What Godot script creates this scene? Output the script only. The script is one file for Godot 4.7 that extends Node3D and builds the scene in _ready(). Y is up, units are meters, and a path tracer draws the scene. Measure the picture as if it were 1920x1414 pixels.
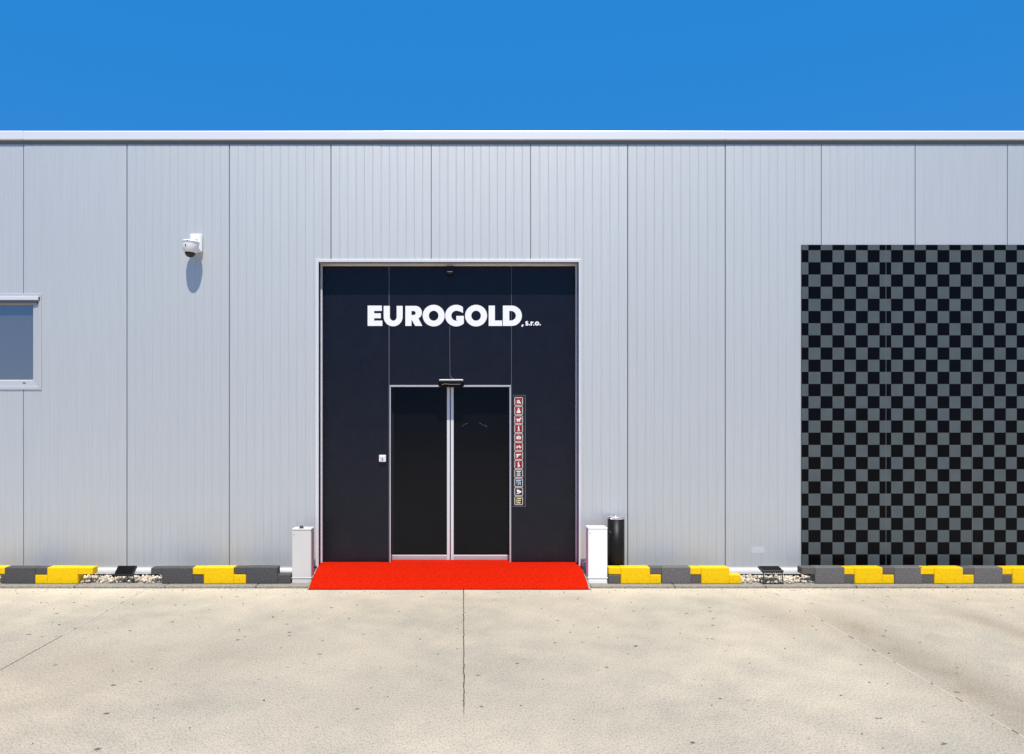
extends Node3D
# A metal-clad warehouse front with a recessed dark entrance, seen across a concrete forecourt.
# Facade plane z = 0, street towards +z, x = 0 in front of the camera. Metres.

const EYE := 1.934        # camera height
const DIST := 8.69        # camera to facade
var M := {}
var used := {}
var rng := RandomNumberGenerator.new()

# ---------------------------------------------------------------- measuring the facade
# survey grid: facade positions were read off in units of 1/160 m from the camera's foot point
func fx(u: float, z := 0.0) -> float: return (u - 868.0) / 1390.0 * (DIST - z)
func fy(v: float, z := 0.0) -> float: return EYE + (775.0 - v) / 1390.0 * (DIST - z)

# ---------------------------------------------------------------- naming
func numbered(called: String) -> String:
	if not used.has(called):
		used[called] = 0
		return called
	used[called] += 1
	return "%s_%03d" % [called, used[called]]

func thing(called: String, label: String, category: String, at := Vector3.ZERO, group := "") -> Node3D:
	var o := Node3D.new()
	o.name = numbered(called)
	add_child(o)
	o.position = at
	o.set_meta("label", label)
	o.set_meta("category", category)
	if group: o.set_meta("group", group)
	return o

func tag(o: Node3D, label: String, category: String, group := "") -> Node3D:
	o.set_meta("label", label)
	o.set_meta("category", category)
	if group: o.set_meta("group", group)
	return o

func part(called: String, mesh: Mesh, mat: Material, parent: Node3D, label := "") -> MeshInstance3D:
	var o := MeshInstance3D.new()
	var taken := {}
	for c in parent.get_children(): taken[String(c.name)] = true
	var n := called
	var k := 0
	while taken.has(n) or (parent == self and used.has(n)):
		k += 1
		n = "%s_%03d" % [called, k]
	if parent == self: used[n] = 0
	o.name = n
	o.mesh = mesh
	o.material_override = mat
	o.cast_shadow = GeometryInstance3D.SHADOW_CASTING_SETTING_ON
	parent.add_child(o, true)
	if label: o.set_meta("label", label)
	return o

func struct(called: String, mesh: Mesh, mat: Material, parent: Node3D = null) -> MeshInstance3D:
	var o := part(called, mesh, mat, parent if parent else self)
	if parent == null: o.set_meta("kind", "structure")
	return o

# ---------------------------------------------------------------- mesh helpers
func start() -> SurfaceTool:
	var st := SurfaceTool.new()
	st.begin(Mesh.PRIMITIVE_TRIANGLES)
	st.set_smooth_group(-1)
	return st

func done(st: SurfaceTool) -> ArrayMesh:
	st.generate_normals()
	return st.commit()

func tri(st: SurfaceTool, a: Vector3, b: Vector3, c: Vector3, outward: Vector3) -> void:
	var n := (b - a).cross(c - a)
	if n.length_squared() < 1e-16: return
	if n.dot(outward) > 0.0:      # counter-clockwise from outside: turn it round
		var t := b
		b = c
		c = t
	for p in [a, b, c]: st.add_vertex(p)

func quad(st: SurfaceTool, a: Vector3, b: Vector3, c: Vector3, d: Vector3, outward: Vector3) -> void:
	tri(st, a, b, c, outward)
	tri(st, a, c, d, outward)

# a box between two corners with chamfered edges
func add_box(st: SurfaceTool, lo: Vector3, hi: Vector3, ch := 0.0, tf := Transform3D()) -> void:
	var c := (lo + hi) / 2
	var h := (hi - lo) / 2
	ch = minf(ch, minf(h.x, minf(h.y, h.z)) * 0.9)
	var P := func(sx, sy, sz, ax):
		var v = Vector3(h.x * sx, h.y * sy, h.z * sz)
		if ax != 0: v.x -= sx * ch
		if ax != 1: v.y -= sy * ch
		if ax != 2: v.z -= sz * ch
		return tf * (c + v)
	var O := func(v): return tf.basis * v
	for s in [-1, 1]:
		quad(st, P.call(s, -1, -1, 0), P.call(s, 1, -1, 0), P.call(s, 1, 1, 0), P.call(s, -1, 1, 0), O.call(Vector3(s, 0, 0)))
		quad(st, P.call(-1, s, -1, 1), P.call(1, s, -1, 1), P.call(1, s, 1, 1), P.call(-1, s, 1, 1), O.call(Vector3(0, s, 0)))
		quad(st, P.call(-1, -1, s, 2), P.call(1, -1, s, 2), P.call(1, 1, s, 2), P.call(-1, 1, s, 2), O.call(Vector3(0, 0, s)))
	if ch <= 0.0: return
	for a in [-1, 1]:
		for b in [-1, 1]:
			quad(st, P.call(a, b, -1, 0), P.call(a, b, 1, 0), P.call(a, b, 1, 1), P.call(a, b, -1, 1), O.call(Vector3(a, b, 0)))
			quad(st, P.call(a, -1, b, 0), P.call(a, 1, b, 0), P.call(a, 1, b, 2), P.call(a, -1, b, 2), O.call(Vector3(a, 0, b)))
			quad(st, P.call(-1, a, b, 1), P.call(1, a, b, 1), P.call(1, a, b, 2), P.call(-1, a, b, 2), O.call(Vector3(0, a, b)))
			for k in [-1, 1]:
				tri(st, P.call(a, b, k, 0), P.call(a, b, k, 1), P.call(a, b, k, 2), O.call(Vector3(a, b, k)))

func box(lo: Vector3, hi: Vector3, ch := 0.0) -> ArrayMesh:
	var st := start()
	add_box(st, lo, hi, ch)
	return done(st)

# a flat outline (x, y) extruded from z0 to z1, front edge chamfered
func extrude(poly: PackedVector2Array, z0: float, z1: float, ch := 0.0) -> ArrayMesh:
	var st := start()
	if Geometry2D.is_polygon_clockwise(poly): poly.reverse()
	var n := poly.size()
	var inner := PackedVector2Array()
	for i in n:
		var p := poly[i]
		var d1 := (p - poly[(i + n - 1) % n]).normalized()
		var d2 := (poly[(i + 1) % n] - p).normalized()
		var n1 := Vector2(-d1.y, d1.x)
		var n2 := Vector2(-d2.y, d2.x)
		var m := n1 + n2
		if m.length() < 0.01: m = n1
		inner.append(p + m / maxf(m.dot(n1), 0.4) * ch)
	var zc := z1 - ch
	for i in n:
		var j := (i + 1) % n
		var e := poly[j] - poly[i]
		var out := Vector3(e.y, -e.x, 0)
		quad(st, Vector3(poly[i].x, poly[i].y, z0), Vector3(poly[j].x, poly[j].y, z0), Vector3(poly[j].x, poly[j].y, zc), Vector3(poly[i].x, poly[i].y, zc), out)
		if ch > 0.0:
			quad(st, Vector3(poly[i].x, poly[i].y, zc), Vector3(poly[j].x, poly[j].y, zc), Vector3(inner[j].x, inner[j].y, z1), Vector3(inner[i].x, inner[i].y, z1), out.normalized() + Vector3(0, 0, 1))
	var idx := Geometry2D.triangulate_polygon(inner)
	if idx.is_empty(): print("no triangles for an outline of ", n)
	for k in range(0, idx.size(), 3):
		tri(st, Vector3(inner[idx[k]].x, inner[idx[k]].y, z1), Vector3(inner[idx[k + 1]].x, inner[idx[k + 1]].y, z1), Vector3(inner[idx[k + 2]].x, inner[idx[k + 2]].y, z1), Vector3(0, 0, 1))
	return done(st)

# a profile (radius, height) turned about the y axis
func add_lathe(st: SurfaceTool, prof: Array, at: Vector3, seg := 36, tf := Transform3D()) -> void:
	for i in prof.size() - 1:
		var a: Vector2 = prof[i]
		var b: Vector2 = prof[i + 1]
		var e := b - a
		for k in seg:
			var t0 := TAU * k / seg
			var t1 := TAU * (k + 1) / seg
			var tm := (t0 + t1) / 2
			var R := func(p, t): return tf * (at + Vector3(p.x * cos(t), p.y, p.x * sin(t)))
			var out := tf.basis * Vector3(e.y * cos(tm), -e.x, e.y * sin(tm))
			quad(st, R.call(a, t0), R.call(b, t0), R.call(b, t1), R.call(a, t1), out)

func lathe(prof: Array, at := Vector3.ZERO, seg := 36, tf := Transform3D()) -> ArrayMesh:
	var st := start()
	st.set_smooth_group(0)
	add_lathe(st, prof, at, seg, tf)
	st.index()
	st.generate_normals()
	return st.commit()

# a round bar through points
func add_tube(st: SurfaceTool, pts: Array, r: float, seg := 8) -> void:
	var n := pts.size()
	var rings := []
	var ref := Vector3(0.31, 0.17, 0.93)
	for i in n:
		var d: Vector3 = (pts[mini(i + 1, n - 1)] - pts[maxi(i - 1, 0)]).normalized()
		var s := d.cross(ref).normalized()
		var t := s.cross(d)
		var ring := []
		for k in seg: ring.append(pts[i] + (s * cos(TAU * k / seg) + t * sin(TAU * k / seg)) * r)
		rings.append(ring)
	for i in n - 1:
		for k in seg:
			var kk := (k + 1) % seg
			quad(st, rings[i][k], rings[i + 1][k], rings[i + 1][kk], rings[i][kk], rings[i][k] + rings[i + 1][kk] - pts[i] - pts[i + 1])
	for e in [0, n - 1]:
		for k in seg:
			tri(st, pts[e], rings[e][k], rings[e][(k + 1) % seg], pts[e] - pts[1 if e == 0 else n - 2])

func tube(pts: Array, r: float, seg := 8) -> ArrayMesh:
	var st := start()
	add_tube(st, pts, r, seg)
	return done(st)

func rect(x0: float, y0: float, x1: float, y1: float) -> PackedVector2Array:
	return PackedVector2Array([Vector2(x0, y0), Vector2(x1, y0), Vector2(x1, y1), Vector2(x0, y1)])

# ---------------------------------------------------------------- materials
func lin(r: float, g: float, b: float) -> Color: return Color(r, g, b).linear_to_srgb()

func mat(c: Color, rough := 0.6, metal := 0.0) -> StandardMaterial3D:
	var m := StandardMaterial3D.new()
	m.albedo_color = c
	m.roughness = rough
	m.metallic = metal
	return m

func noise_tex(freq: float, lo: Color, hi: Color, sd: int, size := 512, oct := 4, kind := FastNoiseLite.TYPE_SIMPLEX_SMOOTH) -> NoiseTexture2D:
	var n := FastNoiseLite.new()
	n.seed = sd
	n.frequency = freq
	n.noise_type = kind
	n.fractal_octaves = oct
	var t := NoiseTexture2D.new()
	t.width = size
	t.height = size
	t.seamless = true
	t.noise = n
	var g := Gradient.new()
	g.set_color(0, lo)
	g.set_color(1, hi)
	t.color_ramp = g
	return t

func bump_tex(freq: float, strength: float, sd: int, size := 512, oct := 4) -> NoiseTexture2D:
	var n := FastNoiseLite.new()
	n.seed = sd
	n.frequency = freq
	n.fractal_octaves = oct
	var t := NoiseTexture2D.new()
	t.width = size
	t.height = size
	t.seamless = true
	t.as_normal_map = true
	t.bump_strength = strength
	t.noise = n
	return t

func world_map(m: StandardMaterial3D, scale: Vector3) -> void:
	m.uv1_triplanar = true
	m.uv1_world_triplanar = true
	m.uv1_scale = scale

func make_materials() -> void:
	# silver coated cladding: fine vertical streaks, broad satin shine
	for k in 3:
		var w := mat(Color.WHITE, 0.55, 0.6)
		var t: float = 1.0 + [0.0, 0.012, -0.012][k]
		w.albedo_texture = noise_tex(0.03, lin(0.59 * t, 0.604 * t, 0.60 * t), lin(0.645 * t, 0.658 * t, 0.652 * t), 11 + k, 512, 5)
		w.normal_enabled = true
		w.normal_texture = bump_tex(0.02, 1.2, 31 + k, 512, 3)
		w.normal_scale = 0.10
		world_map(w, Vector3(3.1, 0.05, 3.1))
		M["wall_%d" % k] = w
	M.trim = mat(lin(0.74, 0.74, 0.745), 0.42, 0.3)
	M.frame = mat(lin(0.55, 0.555, 0.56), 0.42, 0.3)
	M.fascia = mat(lin(0.8, 0.8, 0.81), 0.42, 0.25)
	M.alu = mat(lin(0.62, 0.62, 0.64), 0.35, 0.55)
	M.bright_alu = mat(lin(0.78, 0.78, 0.8), 0.35, 0.3)
	M.gap = mat(lin(0.02, 0.022, 0.026), 0.9)
	M.plinth = mat(lin(0.05, 0.05, 0.05), 0.95)
	# dark satin boards of the entrance
	var b := mat(Color.WHITE, 0.33)
	b.albedo_texture = noise_tex(0.012, lin(0.0055, 0.0058, 0.0115), lin(0.0075, 0.0078, 0.015), 5)
	b.metallic_specular = 0.42
	b.roughness_texture = noise_tex(0.01, Color(0.75, 0.75, 0.75), Color(1, 1, 1), 6)
	world_map(b, Vector3(0.7, 0.7, 0.7))
	M.board = b
	M.board_line = mat(lin(0.15, 0.155, 0.185), 0.5, 0.2)
	M.dark_glass = mat(lin(0.003, 0.0035, 0.006), 0.14)
	M.dark_glass.metallic_specular = 0.32
	M.flood_glass = mat(lin(0.006, 0.006, 0.006), 0.5)
	M.flood_glass.metallic_specular = 0.15
	M.dark_plastic = mat(lin(0.012, 0.012, 0.013), 0.4)
	M.letter = mat(lin(0.84, 0.84, 0.86), 0.5)
	M.white_paint = mat(lin(0.86, 0.855, 0.84), 0.42)
	M.cream_paint = mat(lin(0.60, 0.585, 0.555), 0.45)
	M.slot = mat(lin(0.16, 0.165, 0.175), 0.5)
	M.grey_paint = mat(lin(0.42, 0.42, 0.42), 0.5)
	M.camera_white = mat(lin(0.8, 0.8, 0.8), 0.3)
	M.dome = mat(lin(0.01, 0.01, 0.011), 0.06)
	M.seam = mat(lin(0.13, 0.14, 0.145), 0.5)
	M.check_black = mat(lin(0.003, 0.003, 0.004), 0.2)
	M.check_black.metallic_specular = 0.2
	for k in 3:
		var c := mat(Color.WHITE, 0.42)
		c.albedo_texture = noise_tex(0.02, lin(0.064, 0.079, 0.082), lin(0.081, 0.097, 0.1), 71 + k, 256)
		world_map(c, Vector3(0.8, 0.8, 0.8))
		M["check_grey_%d" % k] = c
	# window pane: mirror-coated glass
	M.pane = mat(lin(0.46, 0.385, 0.345), 0.06, 0.85)
	# kerb blocks
	for k in 2:
		var y := mat(Color.WHITE, 0.5)
		y.albedo_texture = noise_tex(0.03, lin(0.80, 0.50, 0.003), lin(0.88, 0.56, 0.005), 81 + k, 256)
		y.albedo_texture.color_ramp.add_point(0.10, lin(0.76, 0.47, 0.004))
		y.albedo_texture.color_ramp.add_point(0.087, lin(0.16, 0.11, 0.03))
		y.albedo_texture.color_ramp.set_color(0, lin(0.05, 0.045, 0.04))
		y.normal_enabled = true
		y.normal_texture = bump_tex(0.08, 4.0, 83 + k, 256)
		y.normal_scale = 0.12
		y.metallic_specular = 0.25
		world_map(y, Vector3(3, 3, 3))
		M["yellow_%d" % k] = y
		var d := mat(Color.WHITE, 0.85)
		var tx := noise_tex(0.06, lin(0.035, 0.035, 0.037), lin(0.13, 0.125, 0.12), 91 + k, 512, 5)
		tx.color_ramp.add_point(0.45, lin(0.062, 0.061, 0.062))
		tx.color_ramp.add_point(0.74, lin(0.080, 0.078, 0.077))
		tx.color_ramp.add_point(0.84, lin(0.17, 0.165, 0.16))
		d.albedo_texture = tx
		d.normal_enabled = true
		d.normal_texture = bump_tex(0.09, 6.0, 93 + k, 512)
		d.normal_scale = 0.5
		world_map(d, Vector3(2.2, 2.2, 2.2))
		M["black_%d" % k] = d
	for k in 2:
		var q: StandardMaterial3D = M["black_%d" % k].duplicate()
		q.albedo_texture = q.albedo_texture.duplicate()
		q.albedo_texture.color_ramp = q.albedo_texture.color_ramp.duplicate()
		for i in q.albedo_texture.color_ramp.get_point_count():
			var c: Color = q.albedo_texture.color_ramp.get_color(i).srgb_to_linear()
			q.albedo_texture.color_ramp.set_color(i, lin(c.r * 1.9, c.g * 1.85, c.b * 1.8))
		M["dusty_%d" % k] = q
	M.dusty_tab = mat(lin(0.095, 0.085, 0.08), 0.85)
	for k in 2:
		var s := mat(Color.WHITE, 0.92)
		s.albedo_texture = noise_tex(0.03, lin(0.2, 0.18, 0.145), lin(0.36, 0.33, 0.27), 101 + k, 512, 6)
		s.normal_enabled = true
		s.normal_texture = bump_tex(0.06, 6.0, 105 + k)
		s.normal_scale = 0.6
		world_map(s, Vector3(1.6, 1.6, 1.6))
		M["kerb_%d" % k] = s
	var carpet := mat(Color.WHITE, 0.95)
	carpet.albedo_texture = noise_tex(0.02, lin(0.40, 0.008, 0.0015), lin(0.66, 0.021, 0.003), 121, 512, 5)
	carpet.metallic_specular = 0.12
	carpet.normal_enabled = true
	carpet.normal_texture = bump_tex(0.12, 5.0, 122)
	carpet.normal_scale = 0.6
	world_map(carpet, Vector3(2.5, 2.5, 2.5))
	M.carpet = carpet
	M.bin = mat(lin(0.010, 0.009, 0.009), 0.42)
	M.bin.metallic_specular = 0.3
	M.steel = mat(lin(0.86, 0.86, 0.86), 0.09, 1.0)
	M.sticker = mat(lin(0.56, 0.565, 0.575), 0.55, 0.15)
	M.sealant = mat(lin(0.60, 0.54, 0.43), 0.9)
	M.dirt = mat(lin(0.16, 0.135, 0.1), 1.0)
	M.pebble = mat(Color.WHITE, 0.9)
	M.pebble.vertex_color_use_as_albedo = true
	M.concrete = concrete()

# the forecourt's concrete: mottling, brooming, pits, wall-reflected light painted by the kerb and tyre marks, over 17 m by 8.5 m
const GX := 17.0
const GZ := 8.5
func noise_bytes(w: int, h: int, freq: float, sd: int, oct := 3, kind := FastNoiseLite.TYPE_SIMPLEX_SMOOTH) -> PackedByteArray:
	var n := FastNoiseLite.new()
	n.seed = sd
	n.frequency = freq
	n.fractal_octaves = oct
	n.noise_type = kind
	var im := n.get_seamless_image(w, h)
	im.convert(Image.FORMAT_L8)
	return im.get_data()

func concrete() -> StandardMaterial3D:
	var W := 2048
	var H := 1024
	var broad := noise_bytes(W, H, 0.0035, 201, 4)
	var mid := noise_bytes(W, H, 0.02, 202, 4)
	var fine := noise_bytes(W, H, 0.22, 203, 3)
	var streak := noise_bytes(W, H, 0.06, 204, 3)
	var px := W / GX
	var pz := H / GZ
	var data := PackedByteArray()
	data.resize(W * H * 3)
	# pits and dark chips
	var pits := {}
	rng.seed = 77
	for k in 1300:
		var cx := rng.randi_range(4, W - 5)
		var cz := rng.randi_range(4, H - 5)
		var big := rng.randf() < 0.22
		var rx := rng.randf_range(1.4, 2.3) if big else rng.randf_range(0.7, 1.5)
		var rz := rx * rng.randf_range(0.45, 0.9)
		var dark := rng.randf_range(0.55, 0.85) if big else rng.randf_range(0.2, 0.5)
		for j in range(-3, 4):
			for i in range(-3, 4):
				var q := pow(i / rx, 2) + pow(j / rz, 2)
				if q < 1.6: pits[(cz + j) * W + cx + i] = maxf(pits.get((cz + j) * W + cx + i, 0.0), dark * clampf(1.6 - q, 0.0, 1.0))
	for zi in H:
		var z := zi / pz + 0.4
		var wall_bounce := clampf(1.0 - (z - 0.45) / 0.55, 0.0, 1.0)  # paler towards the kerb: light off the wall put into the colour
		for xi in W:
			var x := xi / px - GX / 2
			var i := zi * W + xi
			var br := broad[i] / 255.0 - 0.5
			var mi := mid[i] / 255.0 - 0.5
			var fi := fine[i] / 255.0 - 0.5
			# brooming: streaks drawn out aslant
			var si := ((zi * 3 + xi / 2) % H) * W + (xi + zi / 3) % W
			var sr := streak[(zi / 5 * W + (xi * 2 + zi) % W) % (W * H)] / 255.0 - 0.5
			var v := 1.0 + br * 0.26 + mi * 0.20 + fi * 0.08 + sr * 0.05 + wall_bounce * 0.25
			var warm := br * 0.03 + mi * 0.03
			# greyish patch to the left, tyre marks to the right
			var p1 := exp(-pow((x + 2.2) / 1.35, 2) - pow((z - 2.75) / 0.5, 2))
			var p2 := exp(-pow((x + 0.6) / 0.9, 2) - pow((z - 3.7) / 0.35, 2)) * 0.5
			v -= (p1 + p2) * (0.15 + mi * 0.35)
			var p3 := exp(-pow((x + 3.0) / 0.8, 2) - pow((z - 3.5) / 0.9, 2))
			warm += p3 * 0.035
			v -= p3 * 0.06
			var tx := 3.52 + 0.05 * (z - 2.0)
			var tm := exp(-pow((x - tx) / (0.17 + 0.04 * z), 2)) * clampf((z - 1.0) * 1.2, 0.0, 1.0) * clampf((6.5 - z) / 2.0, 0.0, 1.0)
			var t2 := exp(-pow((x - 4.85 - 0.1 * (z - 1.7)) / 0.17, 2)) * clampf((z - 1.0) * 1.5, 0.0, 1.0)
			var t3 := exp(-pow((x - 3.0) / 0.2, 2)) * clampf(1.0 - absf(z - 1.6) / 0.7, 0.0, 1.0)
			var ty := (tm + t2 * 0.8 + t3 * 0.7) * (0.75 + mi)
			v *= 1.0 - 0.31 * ty
			if pits.has(i): v *= 1.0 - pits[i]
			var r := 0.50 * v * (1.0 + warm)
			var g := 0.442 * v * (1.0 - 0.05 * ty)
			var bl := 0.342 * v * (1.0 - warm - 0.10 * ty)
			data[i * 3] = int(255.0 * pow(clampf(r, 0.0, 1.0), 0.4545))
			data[i * 3 + 1] = int(255.0 * pow(clampf(g, 0.0, 1.0), 0.4545))
			data[i * 3 + 2] = int(255.0 * pow(clampf(bl, 0.0, 1.0), 0.4545))
	var im := Image.create_from_data(W, H, false, Image.FORMAT_RGB8, data)
	# fine gritty, broomed grain tiles over the whole yard; the stains and mottling above multiply it
	var m := mat(Color.WHITE, 0.9)
	var grain := noise_tex(0.12, lin(0.55, 0.545, 0.53), lin(1.0, 1.0, 1.0), 211, 1024, 5)
	grain.seamless_blend_skirt = 0.02
	grain.normalize = true
	grain.color_ramp.add_point(0.25, lin(0.72, 0.715, 0.70))
	grain.color_ramp.add_point(0.45, lin(0.92, 0.92, 0.915))
	m.albedo_texture = grain
	m.normal_enabled = true
	m.normal_texture = bump_tex(0.14, 7.0, 210, 1024, 4)
	m.normal_scale = 0.3
	world_map(m, Vector3(0.52, 0.5, 0.25))
	m.detail_enabled = true
	m.detail_blend_mode = BaseMaterial3D.BLEND_MODE_MUL
	m.detail_uv_layer = BaseMaterial3D.DETAIL_UV_2
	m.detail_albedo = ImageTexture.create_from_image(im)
	return m

# ---------------------------------------------------------------- the building
# one cladding sheet x0..x1, y0..y1 with shallow vertical grooves, cut round the openings
func cladding(x0: float, x1: float, y0: float, y1: float, holes: Array) -> ArrayMesh:
	var st := start()
	var cuts := [x0, x1]
	for hl in holes:
		for x in [hl[0], hl[1]]:
			if x > x0 + 0.001 and x < x1 - 0.001: cuts.append(x)
	cuts.sort()
	var n := int(round((x1 - x0) / 0.1))
	var step := (x1 - x0) / n
	var depth := func(x):
		var s: float = fposmod((x - x0) / step, 1.0) * step
		var d: float = minf(s, step - s)
		if x - x0 < step * 0.5 or x1 - x < step * 0.5:
			return -0.014 if (x - x0 < 0.001 or x1 - x < 0.001) else 0.0
		return -0.003 if d < 0.0012 else 0.0
	for c in cuts.size() - 1:
		var a: float = cuts[c]
		var b: float = cuts[c + 1]
		var xs := [a, b]
		for k in n + 1:
			for o in [-0.0052, -0.001, 0.001, 0.0052]:
				var x: float = x0 + k * step + o
				if x > a + 0.0002 and x < b - 0.0002: xs.append(x)
		for x in [x0 + 0.003, x1 - 0.003]:
			if x > a + 0.0002 and x < b - 0.0002: xs.append(x)
		xs.sort()
		var spans := [[y0, y1]]
		for hl in holes:
			if hl[0] < b - 0.001 and hl[1] > a + 0.001:
				var next := []
				for sp in spans:
					if hl[3] <= sp[0] or hl[2] >= sp[1]:
						next.append(sp)
						continue
					if hl[2] > sp[0] + 0.001: next.append([sp[0], hl[2]])
					if hl[3] < sp[1] - 0.001: next.append([hl[3], sp[1]])
				spans = next
		for sp in spans:
			for k in xs.size() - 1:
				var za: float = depth.call(xs[k])
				var zb: float = depth.call(xs[k + 1])
				quad(st, Vector3(xs[k], sp[0], za), Vector3(xs[k + 1], sp[0], zb), Vector3(xs[k + 1], sp[1], zb), Vector3(xs[k], sp[1], za), Vector3(0, 0, 1))
			# bottom return
			quad(st, Vector3(a, sp[0], 0), Vector3(b, sp[0], 0), Vector3(b, sp[0], -0.06), Vector3(a, sp[0], -0.06), Vector3(0, -1, 0))
	return done(st)

func make_warehouse() -> void:
	var w := thing("warehouse", "long flat-roofed warehouse clad in silver grooved metal sheets, with a dark recessed entrance", "building")
	var x_left := -11.5
	var x_right := 12.6
	var y_low := fy(1065)
	var y_top := 5.14
	# openings: x0, x1, y0, y1
	var door := [fx(597.3), fx(1085.3), -0.2, fy(491.5)]
	var win := [fx(-150), fx(76), fy(729), fy(552.5)]
	# joints between sheets, measured along the facade
	var joints := [-11.5, -10.28, -9.06, -7.84, fx(-152), fx(44), fx(238), fx(430), fx(620.5), fx(808.5), fx(995), fx(1177), fx(1360), fx(1540), fx(1716), fx(1889), fx(2062), fx(2232), 9.65, 10.7, 11.65, 12.6]
	for k in joints.size() - 1:
		var holes := []
		for hl in [door, win]:
			if hl[0] < joints[k + 1] and hl[1] > joints[k]: holes.append(hl)
		var p := part("wall_panel", cladding(joints[k] + 0.003, joints[k + 1] - 0.003, y_low, y_top, holes), M["wall_%d" % [0, 1, 0, 2, 1, 0, 2, 0, 1, 0, 1, 2, 0, 1, 0, 2, 0, 1, 0, 2, 1, 0][k]], w)
		p.rotation.x = 0.0
	# backing behind the joints, in pieces round the openings
	var st := start()
	for r in [[x_left, win[0], 0.14, 5.1], [win[0], win[1], 0.14, win[2]], [win[0], win[1], win[3], 5.1], [win[1], door[0], 0.14, 5.1], [door[0], door[1], door[3], 5.1], [door[1], x_right, 0.14, 5.1]]:
		add_box(st, Vector3(r[0], r[2], -0.1), Vector3(r[1], r[3], -0.016))
	part("wall_core", done(st), M.gap, w)
	for r in [[x_left, door[0]], [door[1], x_right]]:
		part("plinth", box(Vector3(r[0], -0.1, -0.3), Vector3(r[1], y_low - 0.005, -0.03)), M.plinth, w)
	# base flashing: slopes out, then drops
	var seams := [x_left, -8.4, -5.45, fx(325), fx(592)]
	var seams_right := [fx(1096), fx(1330), fx(1500), 5.9, 9.2, x_right]
	for row in [seams, seams_right]:
		for k in row.size() - 1:
			var f := start()
			var a: float = row[k] + 0.001
			var b: float = row[k + 1] - 0.001
			var prof := [Vector2(0.002, 0.135), Vector2(0.004, 0.118), Vector2(0.022, 0.112), Vector2(0.026, 0.108), Vector2(0.026, 0.094), Vector2(0.034, 0.09), Vector2(0.034, 0.058), Vector2(0.03, 0.056), Vector2(0.0, 0.06)]
			for i in prof.size() - 1:
				var e: Vector2 = prof[i + 1] - prof[i]
				quad(f, Vector3(a, prof[i].y, prof[i].x), Vector3(b, prof[i].y, prof[i].x), Vector3(b, prof[i + 1].y, prof[i + 1].x), Vector3(a, prof[i + 1].y, prof[i + 1].x), Vector3(0, e.x, -e.y))
			part("base_flashing", done(f), M.trim, w)
	# eaves: strip coloured dark as the shadow under the fascia, bright folded fascia in lengths
	part("eave_shade", box(Vector3(x_left, 5.085, -0.1), Vector3(x_right, 5.2, 0.004)), M.slot, w)
	var fs := [x_left, -9.2, fx(47), fx(715), fx(1359), fx(2010), x_right]
	for k in fs.size() - 1:
		var f := start()
		var a: float = fs[k] + 0.0015
		var b: float = fs[k + 1] - 0.0015
		var dz: float = [0.0, 0.003, 0.0, 0.002, 0.0, 0.003][k]
		var prof := [Vector2(-0.5, 5.27), Vector2(0.02 + dz, 5.238), Vector2(0.032 + dz, 5.232), Vector2(0.036 + dz, 5.222), Vector2(0.036 + dz, 5.136), Vector2(0.03 + dz, 5.131), Vector2(0.005, 5.131)]
		for i in prof.size() - 1:
			var e: Vector2 = prof[i + 1] - prof[i]
			quad(f, Vector3(a, prof[i].y, prof[i].x), Vector3(b, prof[i].y, prof[i].x), Vector3(b, prof[i + 1].y, prof[i + 1].x), Vector3(a, prof[i + 1].y, prof[i + 1].x), Vector3(0, e.x, -e.y))
		part("eave_fascia", done(f), M.fascia, w)
		if k > 0:   # joint cover over each seam
			part("fascia_clip", box(Vector3(fs[k] - 0.006, 5.138, 0.03), Vector3(fs[k] + 0.006, 5.23, 0.0405)), M.fascia, w)
	part("roof", box(Vector3(x_left, 5.2, -14), Vector3(x_right, 5.262, -0.5)), M.fascia, w)
	part("side_wall", box(Vector3(x_left, 0, -14), Vector3(x_left + 0.1, 5.2, -0.1)), M.wall_0, w)
	part("side_wall", box(Vector3(x_right - 0.1, 0, -14), Vector3(x_right, 5.2, -0.1)), M.wall_0, w)
	part("back_wall", box(Vector3(x_left + 0.1, 0, -14), Vector3(x_right - 0.1, 5.2, -13.9)), M.wall_0, w)
	make_window(w, win)
	make_entrance(w, door)
	make_checker(w)

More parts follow.
